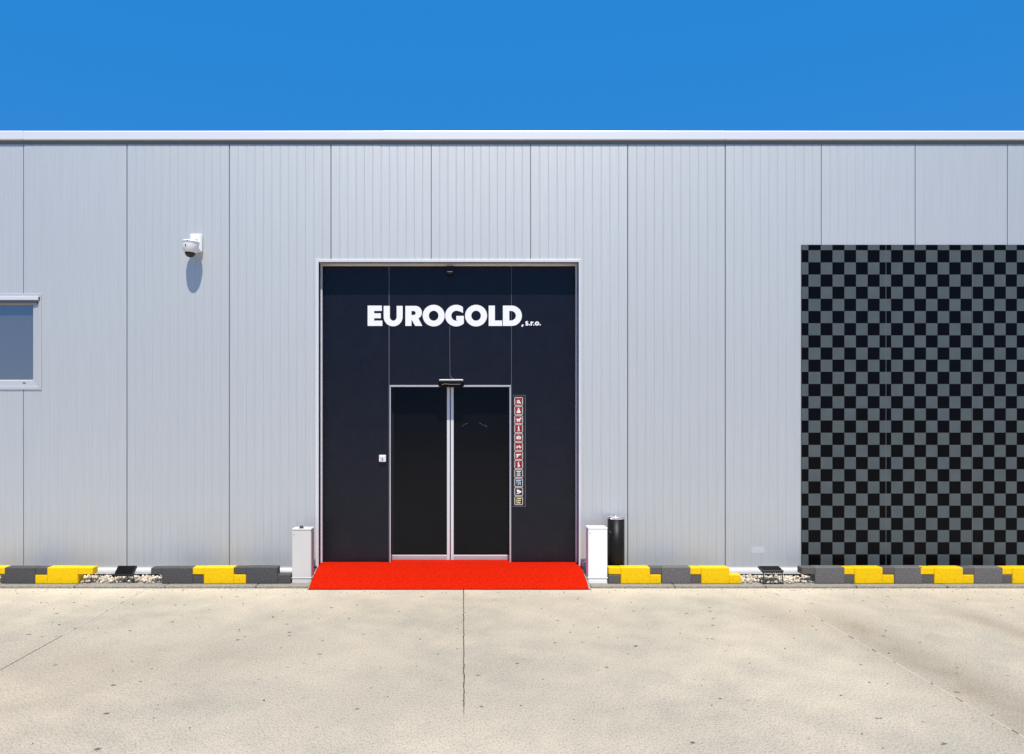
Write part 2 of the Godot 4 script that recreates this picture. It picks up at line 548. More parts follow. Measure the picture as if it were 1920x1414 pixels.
func make_window(w: Node3D, o: Array) -> void:
	var v := Node3D.new()
	v.name = "window"
	w.add_child(v)
	v.set_meta("label", "wide window with grey aluminium frame and rolled-up shutter")
	var x0: float = o[0]
	var x1: float = o[1]
	var y0: float = o[2]
	var y1: float = o[3]
	# outer flange on the cladding, mitred
	var fl := start()
	var t := 0.034
	var lo := Vector2(x0 - 0.012, y0 - 0.012)
	var hi := Vector2(x1 + 0.014, y1 + 0.014)
	add_box(fl, Vector3(lo.x, lo.y, -0.02), Vector3(lo.x + t, hi.y, 0.012), 0.003)
	add_box(fl, Vector3(hi.x - t, lo.y, -0.02), Vector3(hi.x, hi.y, 0.012), 0.003)
	add_box(fl, Vector3(lo.x + t, hi.y - t, -0.02), Vector3(hi.x - t, hi.y, 0.0115), 0.003)
	add_box(fl, Vector3(lo.x + t, lo.y, -0.02), Vector3(hi.x - t, lo.y + t, 0.0115), 0.003)
	part("flange", done(fl), M.frame, v)
	# inner frame set back, splayed faces with mitred corners
	var a := Vector4(lo.x + t, lo.y + t, hi.x - t, hi.y - t)
	var g := Vector4(fx(-135), fy(712, -0.05), fx(63, -0.05), fy(572, -0.05))
	var names := ["frame_jamb", "frame_head", "frame_jamb", "frame_sill"]
	var A := [Vector2(a.z, a.y), Vector2(a.z, a.w), Vector2(a.x, a.w), Vector2(a.x, a.y)]
	var B := [Vector2(g.z, g.y), Vector2(g.z, g.w), Vector2(g.x, g.w), Vector2(g.x, g.y)]
	for k in 4:
		var s := start()
		var kk := (k + 1) % 4
		var zi := -0.035
		var za := -0.004
		var c0: Vector2 = A[k].lerp(B[k], 0.82)
		var c1: Vector2 = A[kk].lerp(B[kk], 0.82)
		quad(s, Vector3(A[k].x, A[k].y, za), Vector3(A[kk].x, A[kk].y, za), Vector3(c1.x, c1.y, za - 0.008), Vector3(c0.x, c0.y, za - 0.008), Vector3(0, 0, 1))
		quad(s, Vector3(c0.x, c0.y, za - 0.008), Vector3(c1.x, c1.y, za - 0.008), Vector3(B[kk].x, B[kk].y, zi - 0.02), Vector3(B[k].x, B[k].y, zi - 0.02), Vector3(0, 0, 1))
		part(names[k], done(s), M.frame, v)
	part("pane", box(Vector3(g.x - 0.01, g.y - 0.01, -0.062), Vector3(g.z + 0.01, g.w + 0.01, -0.052)), M.pane, v)
	part("window_back", box(Vector3(x0, y0, -0.13), Vector3(x1, y1, -0.1)), M.gap, v)
	# shutter casing across the head, bright lip above its slot, coloured dark for the shade there
	part("shutter_casing", box(Vector3(fx(-146), fy(562.5, 0.03), -0.02), Vector3(fx(71.5, 0.03), fy(555.5, 0.03), 0.034), 0.003), M.bright_alu, v)
	part("shutter_slot_shade", box(Vector3(fx(-144), fy(570), -0.03), Vector3(fx(70), fy(563), 0.014)), M.slot, v)
	part("casing_end", box(Vector3(fx(71.5, 0.03) + 0.001, fy(563, 0.03), -0.01), Vector3(fx(73, 0.03), fy(556.5, 0.03), 0.02)), M.dark_plastic, v)
	part("drain_slot", box(Vector3(fx(42), fy(718.5), -0.02), Vector3(fx(47), fy(717.2), -0.004)), M.dark_plastic, v)

func make_entrance(w: Node3D, o: Array) -> void:
	var zb := -0.172                      # face of the boards
	var zd := -0.325                      # face of the sliding leaves
	var bx := func(u): return fx(u, zb)
	var by := func(v): return fy(v, zb)
	# surround: flange on the cladding and deep reveal
	var tr := Node3D.new()
	tr.name = "entrance_surround"
	w.add_child(tr)
	var t := 0.036
	var jx0: float = o[0]
	var jx1: float = o[1]
	var jy: float = o[3]
	part("jamb_trim", box(Vector3(jx0 - t, 0.135, -0.01), Vector3(jx0 + 0.002, jy + t, 0.011), 0.003), M.trim, tr)
	part("jamb_trim", box(Vector3(jx1 - 0.002, 0.135, -0.01), Vector3(jx1 + 0.022, jy + t, 0.011), 0.003), M.trim, tr)
	part("head_trim", box(Vector3(jx0 + 0.002, jy - 0.002, -0.01), Vector3(jx1 - 0.002, jy + t - 0.002, 0.012), 0.003), M.trim, tr)
	part("reveal", box(Vector3(jx0 - 0.02, 0.0, -0.4), Vector3(jx0, jy, -0.011)), M.alu, tr)
	part("reveal", box(Vector3(jx1, 0.0, -0.4), Vector3(jx1 + 0.02, jy, -0.011)), M.alu, tr)
	part("soffit", box(Vector3(jx0 - 0.02, jy, -0.4), Vector3(jx1 + 0.02, jy + 0.02, -0.011)), M.trim, tr)
	# pale edge profiles where the boards meet the reveal
	part("edge_profile", box(Vector3(jx0 + 0.001, 0.1, zb - 0.01), Vector3(jx0 + 0.016, jy - 0.001, zb + 0.03), 0.002), M.bright_alu, tr)
	part("edge_profile", box(Vector3(jx1 - 0.016, 0.1, zb - 0.01), Vector3(jx1 - 0.001, jy - 0.001, zb + 0.03), 0.002), M.bright_alu, tr)
	part("edge_profile", box(Vector3(jx0 + 0.016, jy - 0.014, zb - 0.01), Vector3(jx1 - 0.016, jy - 0.001, zb + 0.03), 0.002), M.bright_alu, tr)
	# four dark boards, hairline joints
	var yb := 0.137
	var ins := 0.0035
	var left := jx0 + 0.017
	var right := jx1 - 0.017
	var top := jy - 0.015
	for r in [[left, bx.call(729.5) - ins, yb, top], [bx.call(729.5) + ins, bx.call(843.5) - 0.0015, by.call(722), top], [bx.call(843.5) + 0.0015, bx.call(959) - ins, by.call(722), top], [bx.call(959) + ins, right, yb, top]]:
		part("entrance_board", box(Vector3(r[0], r[2], zb - 0.02), Vector3(r[1], r[3], zb), 0.0015), M.board, w)
	for u in [729.5, 959.0]:
		part("joint_profile", box(Vector3(bx.call(u) - (0.0032 if u < 800.0 else 0.0022), yb, zb - 0.02), Vector3(bx.call(u) + (0.0032 if u < 800.0 else 0.0022), top, zb + 0.0015)), M.board_line, w)
	part("joint_profile", box(Vector3(bx.call(843.5) - 0.0013, by.call(722), zb - 0.02), Vector3(bx.call(843.5) + 0.0013, top, zb - 0.001)), M.gap, w)
	# door frame: bright head strip, slim side strips, dark returns
	var fr := Node3D.new()
	fr.name = "door_frame"
	w.add_child(fr)
	var dx0: float = bx.call(733)
	var dx1: float = bx.call(956)
	part("head_strip", box(Vector3(bx.call(730.5), by.call(725.5), zb - 0.02), Vector3(bx.call(958), by.call(722.3), zb + 0.006), 0.001), M.alu, fr)
	part("side_strip", box(Vector3(bx.call(730.5), 0.13, zb - 0.02), Vector3(bx.call(732.6), by.call(726), zb + 0.003), 0.001), M.alu, fr)
	part("side_strip", box(Vector3(bx.call(955.4), 0.13, zb - 0.02), Vector3(bx.call(958), by.call(726), zb + 0.003), 0.001), M.alu, fr)
	part("return", box(Vector3(dx0 - 0.012, 0.1, -0.42), Vector3(dx0, by.call(726), zb - 0.021)), M.dark_plastic, fr)
	part("return", box(Vector3(dx1, 0.1, -0.42), Vector3(dx1 + 0.012, by.call(726), zb - 0.021)), M.dark_plastic, fr)
	part("return", box(Vector3(dx0, by.call(726), -0.42), Vector3(dx1, by.call(725.6), zb - 0.021)), M.dark_plastic, fr)
	part("threshold", box(Vector3(dx0, 0.06, zd - 0.1), Vector3(dx1, fy(1052.6, zd) , zd + 0.03), 0.003), M.bright_alu, fr)
	# two sliding leaves
	var yl := fy(1051.8, zd)
	var y_rail := fy(1041, zd)
	var y_head: float = by.call(724.0)
	var mid := fx(844.3, zd)
	for s in [-1, 1]:
		var leaf := Node3D.new()
		leaf.name = "sliding_door_leaf" if s < 0 else "sliding_door_leaf_001"
		w.add_child(leaf)
		var xa: float = dx0 - 0.02 if s < 0 else mid + 0.006
		var xb: float = mid - 0.006 if s < 0 else dx1 + 0.02
		var stile_in := fx(838, zd) if s < 0 else fx(850.6, zd)
		part("glass", box(Vector3(xa, y_rail, zd - 0.02), Vector3(xb, y_head, zd - 0.012)), M.dark_glass, leaf)
		part("stile", box(Vector3(minf(stile_in, mid - 0.006) if s < 0 else mid + 0.006, yl, zd - 0.03), Vector3(mid - 0.006 if s < 0 else stile_in, y_head, zd), 0.003), M.bright_alu, leaf)
		part("bottom_rail", box(Vector3(xa if s < 0 else stile_in, yl, zd - 0.03), Vector3(stile_in if s < 0 else xb, y_rail, zd - 0.001), 0.002), M.alu, leaf)
		var sx: float = dx0 + 0.0 if s < 0 else dx1 - 0.018
		part("outer_stile", box(Vector3(sx, y_rail, zd - 0.03), Vector3(sx + 0.018, y_head, zd - 0.002), 0.002), M.dark_plastic, leaf)
		part("edge_seal", box(Vector3(mid - 0.0055 if s < 0 else mid + 0.0005, yl, zd - 0.028), Vector3(mid - 0.0005 if s < 0 else mid + 0.0055, y_head, zd - 0.012)), M.dark_plastic, leaf)
	var sc := start()
	for l in [[866, 800, 871, 796], [871, 796, 877, 794], [898, 793, 905, 797], [905, 797, 914, 801], [908, 797, 913, 799], [899, 793, 902, 794]]:
		add_tube(sc, [Vector3(fx(l[0], zd), fy(l[1], zd), zd - 0.0115), Vector3(fx(l[2], zd), fy(l[3], zd), zd - 0.0115)], 0.0012, 4)
	part("scratches", done(sc), M.board_line, w.get_node("sliding_door_leaf_001"), "pale scuffs on the right glass").set_meta("kind", "stuff")
	part("entrance_floor", box(Vector3(jx0, -0.05, -0.6), Vector3(jx1, 0.1, -0.01)), M.plinth, w)
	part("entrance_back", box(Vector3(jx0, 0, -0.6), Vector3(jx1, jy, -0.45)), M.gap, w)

func make_checker(w: Node3D) -> void:
	var zf := 0.012
	var cw := fx(1538.3, zf) - fx(1516, zf)
	# column lines along the facade, in survey units
	var us := [1503.0, 1515.9, 1538.7, 1560.9, 1583.1, 1605.0, 1627.1, 1649.2, 1670.9, 1693.0, 1714.6, 1736.2, 1758.0, 1780.0, 1801.2, 1822.3, 1843.2, 1864.4, 1885.8, 1906.6]
	while us.size() < 23: us.append(us[us.size() - 1] + 20.9)
	var xs := []
	for u in us: xs.append(fx(u, zf))
	var ys := [fy(459.0, zf), fy(469.2, zf)]
	for k in 26: ys.append(fy(469.2 + (1062.5 - 469.2) * (k + 1) / 26.0, zf))
	var seams := [xs[0], fx(1661.3, zf), fx(1822.9, zf) + 0.004, xs[xs.size() - 1]]
	var bottom: float = ys[ys.size() - 1]
	var sheets := []
	for k in 3:
		var sh := part("checkered_sheet", box(Vector3(seams[k] + 0.001, bottom, 0.001), Vector3(seams[k + 1] - 0.001, ys[0], zf), 0.001), M.check_black, w, "black glossy sheet checkered with grey squares")
		sheets.append(sh)
		if k > 0:
			part("seam_strip", box(Vector3(seams[k] - 0.0022, bottom, 0.001), Vector3(seams[k] + 0.0022, ys[0], zf + 0.0008), 0.0004), M.seam, w)
	rng.seed = 5
	var e := 0.003
	for r in ys.size() - 1:
		for c in xs.size() - 1:
			if (r + c) % 2: continue
			var a: float = xs[c] + e * 0.3
			var b: float = xs[c + 1] - e * 0.3
			var y1: float = ys[r] - e * 0.3
			var y0: float = ys[r + 1] + e * 0.3
			var k := 0
			while k < 2 and (a + b) / 2 > seams[k + 1]: k += 1
			var st := start()
			var cut := -100.0
			for s in [seams[1], seams[2]]:
				if s > a + 0.004 and s < b - 0.004: cut = s
			if cut > -99.0:
				add_box(st, Vector3(a, y0, zf - 0.0002), Vector3(cut - 0.002, y1, zf + 0.0016), 0.0012)
				add_box(st, Vector3(cut + 0.002, y0, zf - 0.0002), Vector3(b, y1, zf + 0.0016), 0.0012)
			else:
				add_box(st, Vector3(a, y0, zf - 0.0002), Vector3(b, y1, zf + 0.0016), 0.0012)
			var sq := MeshInstance3D.new()
			var nsub: int = sheets[k].get_child_count()
			sq.name = "square" if nsub == 0 else "square_%03d" % nsub
			sq.mesh = done(st)
			sq.material_override = M["check_grey_%d" % rng.randi_range(0, 2)]
			sheets[k].add_child(sq, true)

# ---------------------------------------------------------------- lettering over the door
func arc(cx: float, cy: float, rx: float, ry: float, a0: float, a1: float, n := 20) -> PackedVector2Array:
	var p := PackedVector2Array()
	for k in n + 1:
		var t := deg_to_rad(lerpf(a0, a1, float(k) / n))
		p.append(Vector2(cx + rx * cos(t), cy + ry * sin(t)))
	return p

# an outline with a counter, as two halves that meet along an upright line through the counter
func add_flat_letter(st: SurfaceTool, outer: PackedVector2Array, hole: PackedVector2Array, cut: float, z0: float, z1: float) -> void:
	for half in [rect(cut - 10.0, -10, cut, 10), rect(cut, -10, cut + 10.0, 10)]:
		for p in Geometry2D.intersect_polygons(outer, half):
			for q in Geometry2D.clip_polygons(p, hole):
				st.append_from(extrude(q, z0, z1), 0, Transform3D())

func counter_letter(outer: PackedVector2Array, hole: PackedVector2Array, z0: float, z1: float) -> ArrayMesh:
	var c := Vector2.ZERO
	for v in hole: c += v
	var st := SurfaceTool.new()
	st.begin(Mesh.PRIMITIVE_TRIANGLES)
	add_flat_letter(st, outer, hole, c.x / hole.size(), z0, z1)
	return st.commit()

func make_sign() -> void:
	var z := -0.172
	var s := thing("shop_sign", "white heavy capital lettering fixed to the dark entrance boards above the sliding doors", "sign", Vector3(fx(845, z), fy(612, z), z))
	var put := func(p: PackedVector2Array):
		var q := PackedVector2Array()
		for v in p: q.append(Vector2(fx(680.0 + v.x / 5.333, z) - s.position.x, fy(540.0 + v.y / 5.333, z) - s.position.y))
		return q
	var V := func(a: Array):
		var q := PackedVector2Array()
		for k in range(0, a.size(), 2): q.append(Vector2(a[k], a[k + 1]))
		return q
	var e: PackedVector2Array = V.call([50, 177, 192, 177, 192, 230, 115, 230, 115, 254, 182, 254, 182, 303, 115, 303, 115, 327, 197, 327, 197, 380, 50, 380])
	var u: PackedVector2Array = V.call([400, 180])
	u.append_array(arc(305, 288, 95, 96, 0, 180))
	u.append_array(V.call([210, 180, 272, 180]))
	u.append_array(arc(306, 288, 34, 40, 180, 0))
	u.append_array(V.call([340, 180]))
	var r: PackedVector2Array = V.call([427, 180])
	r.append_array(arc(527, 246, 66, 66, -90, 62, 14))
	r.append_array(V.call([597, 380, 525, 380, 489, 316, 488, 380, 427, 380]))
	var rh: PackedVector2Array = V.call([488, 231])
	rh.append_array(arc(510, 251, 20, 20, -90, 90, 10))
	rh.append_array(V.call([488, 271]))
	var ring := func(cx): return [arc(cx, 277, 110, 108, 0, 352.5, 47), arc(cx, 278, 48, 50, 0, 350, 35)]
	var g := arc(935, 277, 110, 108, -52, -312, 36)
	g.append_array(V.call([1012, 352, 1012, 280, 936, 280, 936, 322, 955, 322]))
	g.append_array(arc(937, 278, 50, 50, 85, 290, 24))
	g.append_array(V.call([975, 236, 1003, 250]))
	var l: PackedVector2Array = V.call([1260, 177, 1322, 177, 1322, 326, 1395, 326, 1395, 380, 1260, 380])
	var d: PackedVector2Array = V.call([1402, 177])
	d.append_array(arc(1490, 278.5, 102, 101.5, -90, 90, 24))
	d.append_array(V.call([1402, 380]))
	var dh: PackedVector2Array = V.call([1466, 230])
	dh.append_array(arc(1482, 278, 50, 48, -90, 90, 16))
	dh.append_array(V.call([1466, 326]))
	var c: PackedVector2Array = V.call([1592, 366, 1612, 366, 1600, 388, 1586, 388])
	for a in [[e], [u], [r, rh], ring.call(710), [g], ring.call(1134), [l], [d, dh]]:
		part("letter", extrude(put.call(a[0]), -0.001, 0.005) if a.size() == 1 else counter_letter(put.call(a[0]), put.call(a[1]), -0.001, 0.005), M.letter, s)
	part("comma", extrude(put.call(c), -0.001, 0.004), M.letter, s)
	# the small heavy lower-case letters behind it
	var strokes := func(pts: PackedVector2Array, wd: float):
		var q: PackedVector2Array = Geometry2D.offset_polyline(pts, wd, Geometry2D.JOIN_ROUND, Geometry2D.END_BUTT)[0]
		return q
	var sm := arc(1642, 346, 10, 8, -20, -270, 12)
	sm.append_array(arc(1641, 363, 11, 8.5, -90, 160, 12))
	for q in [strokes.call(sm, 6.2), V.call([1678, 336, 1692, 336, 1694, 342, 1702, 335, 1707, 336, 1707, 349, 1698, 350, 1693, 356, 1693, 376, 1678, 376]), arc(1667, 369.5, 6.6, 6.6, 0, 340, 14), arc(1712, 369.5, 6.6, 6.6, 0, 340, 14), arc(1775, 369.5, 6.6, 6.6, 0, 340, 14)]:
		part("small_letter", extrude(put.call(q), -0.001, 0.004), M.letter, s)
	part("small_letter", counter_letter(put.call(arc(1743, 356, 22, 21, 0, 350, 26)), put.call(arc(1743, 356, 7.5, 8, 0, 345, 18)), -0.001, 0.004), M.letter, s)

# ---------------------------------------------------------------- pictograms beside the door
# each icon is a list of strokes on a -1..1 field: ["c", x, y, r], ["l", x0, y0, x1, y1, r], negative r cuts
func icon_image(shapes: Array, banned: bool, accent := Color(0.86, 0.86, 0.86)) -> Image:
	var N := 72
	var im := Image.create(N, N, false, Image.FORMAT_RGB8)
	for j in N:
		for i in N:
			var p := Vector2((i + 0.5) / N * 2 - 1, (j + 0.5) / N * 2 - 1)
			var q := Vector2(absf(p.x), absf(p.y)) - Vector2(0.72, 0.72)
			var sd := Vector2(maxf(q.x, 0), maxf(q.y, 0)).length() + minf(maxf(q.x, q.y), 0.0) - 0.24
			var col := Color(0.045, 0.05, 0.065)
			if sd > -0.16: col = Color(0.8, 0.76, 0.74)
			if sd > 0.0: col = Color(0.045, 0.05, 0.065)
			if banned and sd < -0.16:
				col = Color(0.13, 0.03, 0.035)
				var r := p.length()
				if r > 0.56 and r < 0.76: col = Color(0.78, 0.16, 0.14)
				if absf(p.x - p.y) < 0.12 and r < 0.7: col = Color(0.72, 0.13, 0.12)
			var ink := false
			for s in shapes:
				var d := 9.0
				var rad := 0.0
				if s[0] == "c":
					d = p.distance_to(Vector2(s[1], s[2]))
					rad = s[3]
				else:
					d = p.distance_to(Geometry2D.get_closest_point_to_segment(p, Vector2(s[1], s[2]), Vector2(s[3], s[4])))
					rad = s[5]
				if d < absf(rad): ink = rad > 0.0
			if ink and sd < -0.16: col = accent
			im.set_pixel(i, j, col)
	return im

func make_pictograms() -> void:
	var z := -0.172
	var b := thing("pictogram_board", "narrow upright dark board of twelve small square pictograms right of the sliding doors", "sign", Vector3(fx(972.5, z), fy(950, z), z))
	var rx := func(u): return fx(u, z) - b.position.x
	var ry := func(v): return fy(v, z) - b.position.y
	part("board", box(Vector3(rx.call(961), ry.call(950), 0.0), Vector3(rx.call(985.5), ry.call(741), 0.003)), mat(lin(0.014, 0.015, 0.019), 0.4), b)
	var st := start()
	var h := 0.0035
	add_box(st, Vector3(rx.call(961), ry.call(741) - h, 0.0031), Vector3(rx.call(985.5), ry.call(741), 0.0045))
	add_box(st, Vector3(rx.call(961), ry.call(950), 0.0031), Vector3(rx.call(985.5), ry.call(950) + h, 0.0045))
	add_box(st, Vector3(rx.call(985.5) - h, ry.call(950) + h, 0.0031), Vector3(rx.call(985.5), ry.call(741) - h, 0.0045))
	part("border", done(st), mat(lin(0.16, 0.17, 0.2), 0.5), b)
	var icons := [
		["red-ringed pictogram of food", true, [["c", -0.05, 0.0, 0.36], ["c", -0.05, 0.0, -0.16], ["c", 0.0, -0.05, 0.08], ["l", 0.2, 0.15, 0.42, 0.35, 0.13], ["l", -0.35, 0.32, 0.3, 0.34, 0.08]]],
		["red-ringed pictogram of a tent-like cone", true, [["l", 0.0, -0.45, -0.35, 0.4, 0.13], ["l", 0.0, -0.45, 0.35, 0.4, 0.13], ["l", -0.35, 0.4, 0.35, 0.4, 0.13], ["c", 0.0, 0.15, 0.25], ["l", 0.0, -0.15, 0.0, 0.1, -0.05]]],
		["red-ringed pictogram of a dog", true, [["l", -0.25, 0.0, 0.25, -0.05, 0.18], ["l", -0.32, 0.0, -0.34, 0.45, 0.09], ["l", -0.1, 0.1, -0.12, 0.45, 0.08], ["l", 0.28, 0.0, 0.2, 0.45, 0.09], ["l", 0.28, -0.1, 0.42, -0.4, 0.13], ["l", 0.42, -0.4, 0.58, -0.34, 0.08], ["l", -0.35, -0.05, -0.5, -0.3, 0.06]]],
		["red-ringed pictogram of a standing figure", true, [["c", 0.0, -0.45, 0.13], ["l", 0.0, -0.25, 0.0, 0.1, 0.16], ["l", -0.08, 0.15, -0.14, 0.5, 0.09], ["l", 0.08, 0.15, 0.14, 0.5, 0.09], ["c", 0.0, 0.28, -0.07]]],
		["red-ringed pictogram of a camera", true, [["l", -0.3, -0.12, 0.3, -0.12, 0.2], ["l", -0.3, 0.18, 0.3, 0.18, 0.2], ["l", -0.3, 0.0, 0.3, 0.0, 0.2], ["c", 0.0, -0.34, 0.14], ["c", 0.02, 0.03, -0.2], ["c", 0.02, 0.03, 0.12]]],
		["red-ringed pictogram of a bicycle", true, [["c", -0.33, 0.15, 0.25], ["c", -0.33, 0.15, -0.12], ["c", 0.33, 0.15, 0.25], ["c", 0.33, 0.15, -0.12], ["l", -0.33, 0.15, -0.05, -0.2, 0.06], ["l", -0.05, -0.2, 0.2, -0.2, 0.06], ["l", 0.2, -0.25, 0.33, 0.15, 0.06], ["l", 0.05, 0.15, 0.2, -0.15, 0.05]]],
		["red-ringed pictogram of a pistol", true, [["l", -0.4, -0.2, 0.42, -0.22, 0.15], ["l", -0.28, -0.1, -0.36, 0.38, 0.14], ["c", -0.05, 0.08, 0.13], ["c", -0.04, 0.08, -0.06]]],
		["red-ringed pictogram of a bottle and hand", true, [["l", -0.05, -0.25, -0.05, 0.4, 0.17], ["c", 0.0, -0.42, 0.14], ["l", 0.16, 0.05, 0.2, 0.4, 0.1], ["l", 0.03, -0.1, 0.03, 0.1, -0.04]]],
		["white pictogram of text lines", false, [["l", -0.42, -0.5, 0.42, -0.5, 0.12], ["l", -0.3, -0.15, 0.3, -0.15, 0.06], ["l", -0.55, 0.05, 0.55, 0.05, 0.045], ["l", -0.3, 0.25, 0.3, 0.25, 0.05], ["l", -0.42, 0.5, 0.42, 0.5, 0.08]]],
		["pale pictogram of a counter", false, [["l", -0.5, -0.5, 0.5, -0.5, 0.1], ["l", -0.4, -0.3, -0.4, 0.2, 0.08], ["l", -0.15, -0.15, 0.4, -0.15, 0.09], ["l", -0.1, 0.15, 0.4, 0.15, 0.08], ["l", 0.0, 0.15, 0.0, 0.52, 0.06], ["l", 0.4, -0.15, 0.4, 0.52, 0.07], ["l", -0.3, 0.5, 0.1, 0.5, 0.06]], Color(0.7, 0.8, 0.86)],
		["white pictogram of a surveillance camera", false, [["l", -0.2, -0.25, 0.35, 0.05, 0.26], ["l", 0.3, 0.2, 0.55, -0.05, 0.1], ["l", -0.3, 0.0, -0.1, 0.3, 0.09], ["l", -0.5, 0.45, 0.15, 0.42, 0.08]]],
		["pale yellow pictogram of notice lines", false, [["l", -0.25, -0.48, 0.5, -0.48, 0.12], ["l", -0.3, 0.0, 0.42, 0.0, 0.1], ["l", -0.3, 0.48, 0.35, 0.48, 0.11], ["l", -0.55, -0.4, -0.55, 0.5, 0.05]], Color(0.88, 0.88, 0.62)]]
	var vs := [752.8, 769.9, 787.0, 803.7, 820.6, 837.3, 854.2, 871.0, 888.0, 905.0, 921.9, 939.0]
	var hw := 0.0525
	for k in 12:
		var ic: Array = icons[k]
		var m := mat(Color.WHITE, 0.45)
		var im := icon_image(ic[2], ic[1], ic[3] if ic.size() > 3 else Color(0.9, 0.88, 0.88))
		m.albedo_texture = ImageTexture.create_from_image(im)
		var q := QuadMesh.new()
		q.size = Vector2(hw * 2, hw * 2)
		var p := part("pictogram", q, m, b, ic[0])
		p.position = Vector3(rx.call(972.4), ry.call(vs[k]), 0.005)

# ---------------------------------------------------------------- small fittings
func make_fittings() -> void:
	var zb := -0.172
	# motion sensor over the doors
	var s := thing("door_sensor", "slim silver and black motion sensor bar above the middle of the sliding doors", "sensor", Vector3(fx(846, zb), fy(725, zb), zb))
	var hw := 0.152
	var st := start()
	add_box(st, Vector3(-hw, -0.004, 0.001), Vector3(hw, 0.0635, 0.058), 0.014)
	part("lower_housing", done(st), M.flood_glass, s)
	st = start()
	add_box(st, Vector3(-hw + 0.006, 0.064, 0.001), Vector3(hw - 0.006, 0.086, 0.05), 0.008)
	part("cover", done(st), M.alu, s)
	st = start()
	add_tube(st, [Vector3(-0.018, 0.72, 0.004), Vector3(-0.017, 0.4, 0.004), Vector3(-0.014, 0.14, 0.004), Vector3(-0.006, 0.112, 0.012), Vector3(0.012, 0.1, 0.03), Vector3(0.03, 0.088, 0.04)], 0.0028, 6)
	part("cable", done(st), M.board_line, s)
	st = start()
	add_tube(st, [Vector3(-0.11, 0.018, 0.058), Vector3(-0.08, 0.03, 0.059), Vector3(0.0, 0.024, 0.059), Vector3(0.11, 0.026, 0.058)], 0.004, 6)
	part("lens_strip", done(st), M.slot, s)
	# little spotlight under the head of the opening
	var l := thing("entrance_spotlight", "small black spotlight hanging under the head of the entrance opening", "light", Vector3(fx(843.5, -0.1), fy(498, -0.1), -0.1))
	part("bracket", box(Vector3(-0.034, -0.03, -0.06), Vector3(0.034, 0.012, -0.05), 0.002), M.dark_plastic, l)
	st = start()
	for x in [-0.042, 0.036]: add_box(st, Vector3(x, -0.085, -0.02), Vector3(x + 0.006, -0.008, 0.0), 0.001)
	add_box(st, Vector3(-0.042, -0.008, -0.02), Vector3(0.042, -0.002, 0.0), 0.001)
	part("yoke", done(st), M.dark_plastic, l)
	part("lamp_head", box(Vector3(-0.034, -0.1, -0.05), Vector3(0.034, -0.062, 0.02), 0.006), M.dark_plastic, l)
	part("lamp_glass", box(Vector3(-0.03, -0.079, 0.0195), Vector3(0.03, -0.07, 0.0225), 0.001), M.alu, l)
	# key switch
	var k := thing("key_switch", "small white square key switch on the dark board left of the doors", "switch", Vector3(fx(717.5, zb), fy(866, zb), zb))
	part("housing", box(Vector3(-0.041, 0.0, 0.001), Vector3(0.041, 0.083, 0.034), 0.006), M.camera_white, k)
	part("face_plate", box(Vector3(-0.024, 0.018, 0.034), Vector3(0.024, 0.066, 0.037), 0.002), M.trim, k)
	st = start()
	add_box(st, Vector3(-0.006, 0.032, 0.0371), Vector3(0.006, 0.045, 0.039), 0.001)
	add_box(st, Vector3(-0.003, 0.02, 0.0371), Vector3(0.003, 0.031, 0.039), 0.001)
	part("keyhole", done(st), M.dark_plastic, k)
	st = start()
	add_tube(st, [Vector3(0.041, 0.075, 0.01), Vector3(0.06, 0.078, 0.008), Vector3(0.074, 0.078, 0.004)], 0.003, 6)
	part("cable", done(st), M.dark_plastic, k)
	# pale remains of a label on the cladding
	tag(part("sticker", box(Vector3(fx(1408.5), fy(1037.5), 0.0002), Vector3(fx(1433.5), fy(1025), 0.0012)), M.sticker, self), "faded pale rectangular sticker low on the silver wall above the right floodlight", "sticker")
	# guide boxes at the foot of the entrance jambs
	var c := thing("junction_box", "small grey box low on the wall between the right cabinet and the red carpet", "box", Vector3(fx(1095.5), fy(1078), 0.012))
	part("housing", box(Vector3(-0.03, 0.055, 0.0), Vector3(0.026, 0.16, 0.05), 0.004), M.grey_paint, c)
	part("foot", box(Vector3(-0.022, 0.0, 0.0), Vector3(0.02, 0.055, 0.045), 0.003), M.dark_plastic, c)
	var g := thing("floor_bolt", "small dark bolt housing low on the wall between the left cabinet and the carpet", "bolt", Vector3(fx(591), fy(1074), 0.012))
	part("housing", lathe([Vector2(0.0, 0.07), Vector2(0.018, 0.068), Vector2(0.02, 0.06), Vector2(0.02, 0.012), Vector2(0.024, 0.01), Vector2(0.024, 0.0)], Vector3(0, 0, 0.026), 20), M.grey_paint, g)
	part("cap", lathe([Vector2(0.0, 0.082), Vector2(0.024, 0.081), Vector2(0.025, 0.0705), Vector2(0.0, 0.0705)], Vector3(0, 0, 0.026), 20), M.dark_plastic, g)

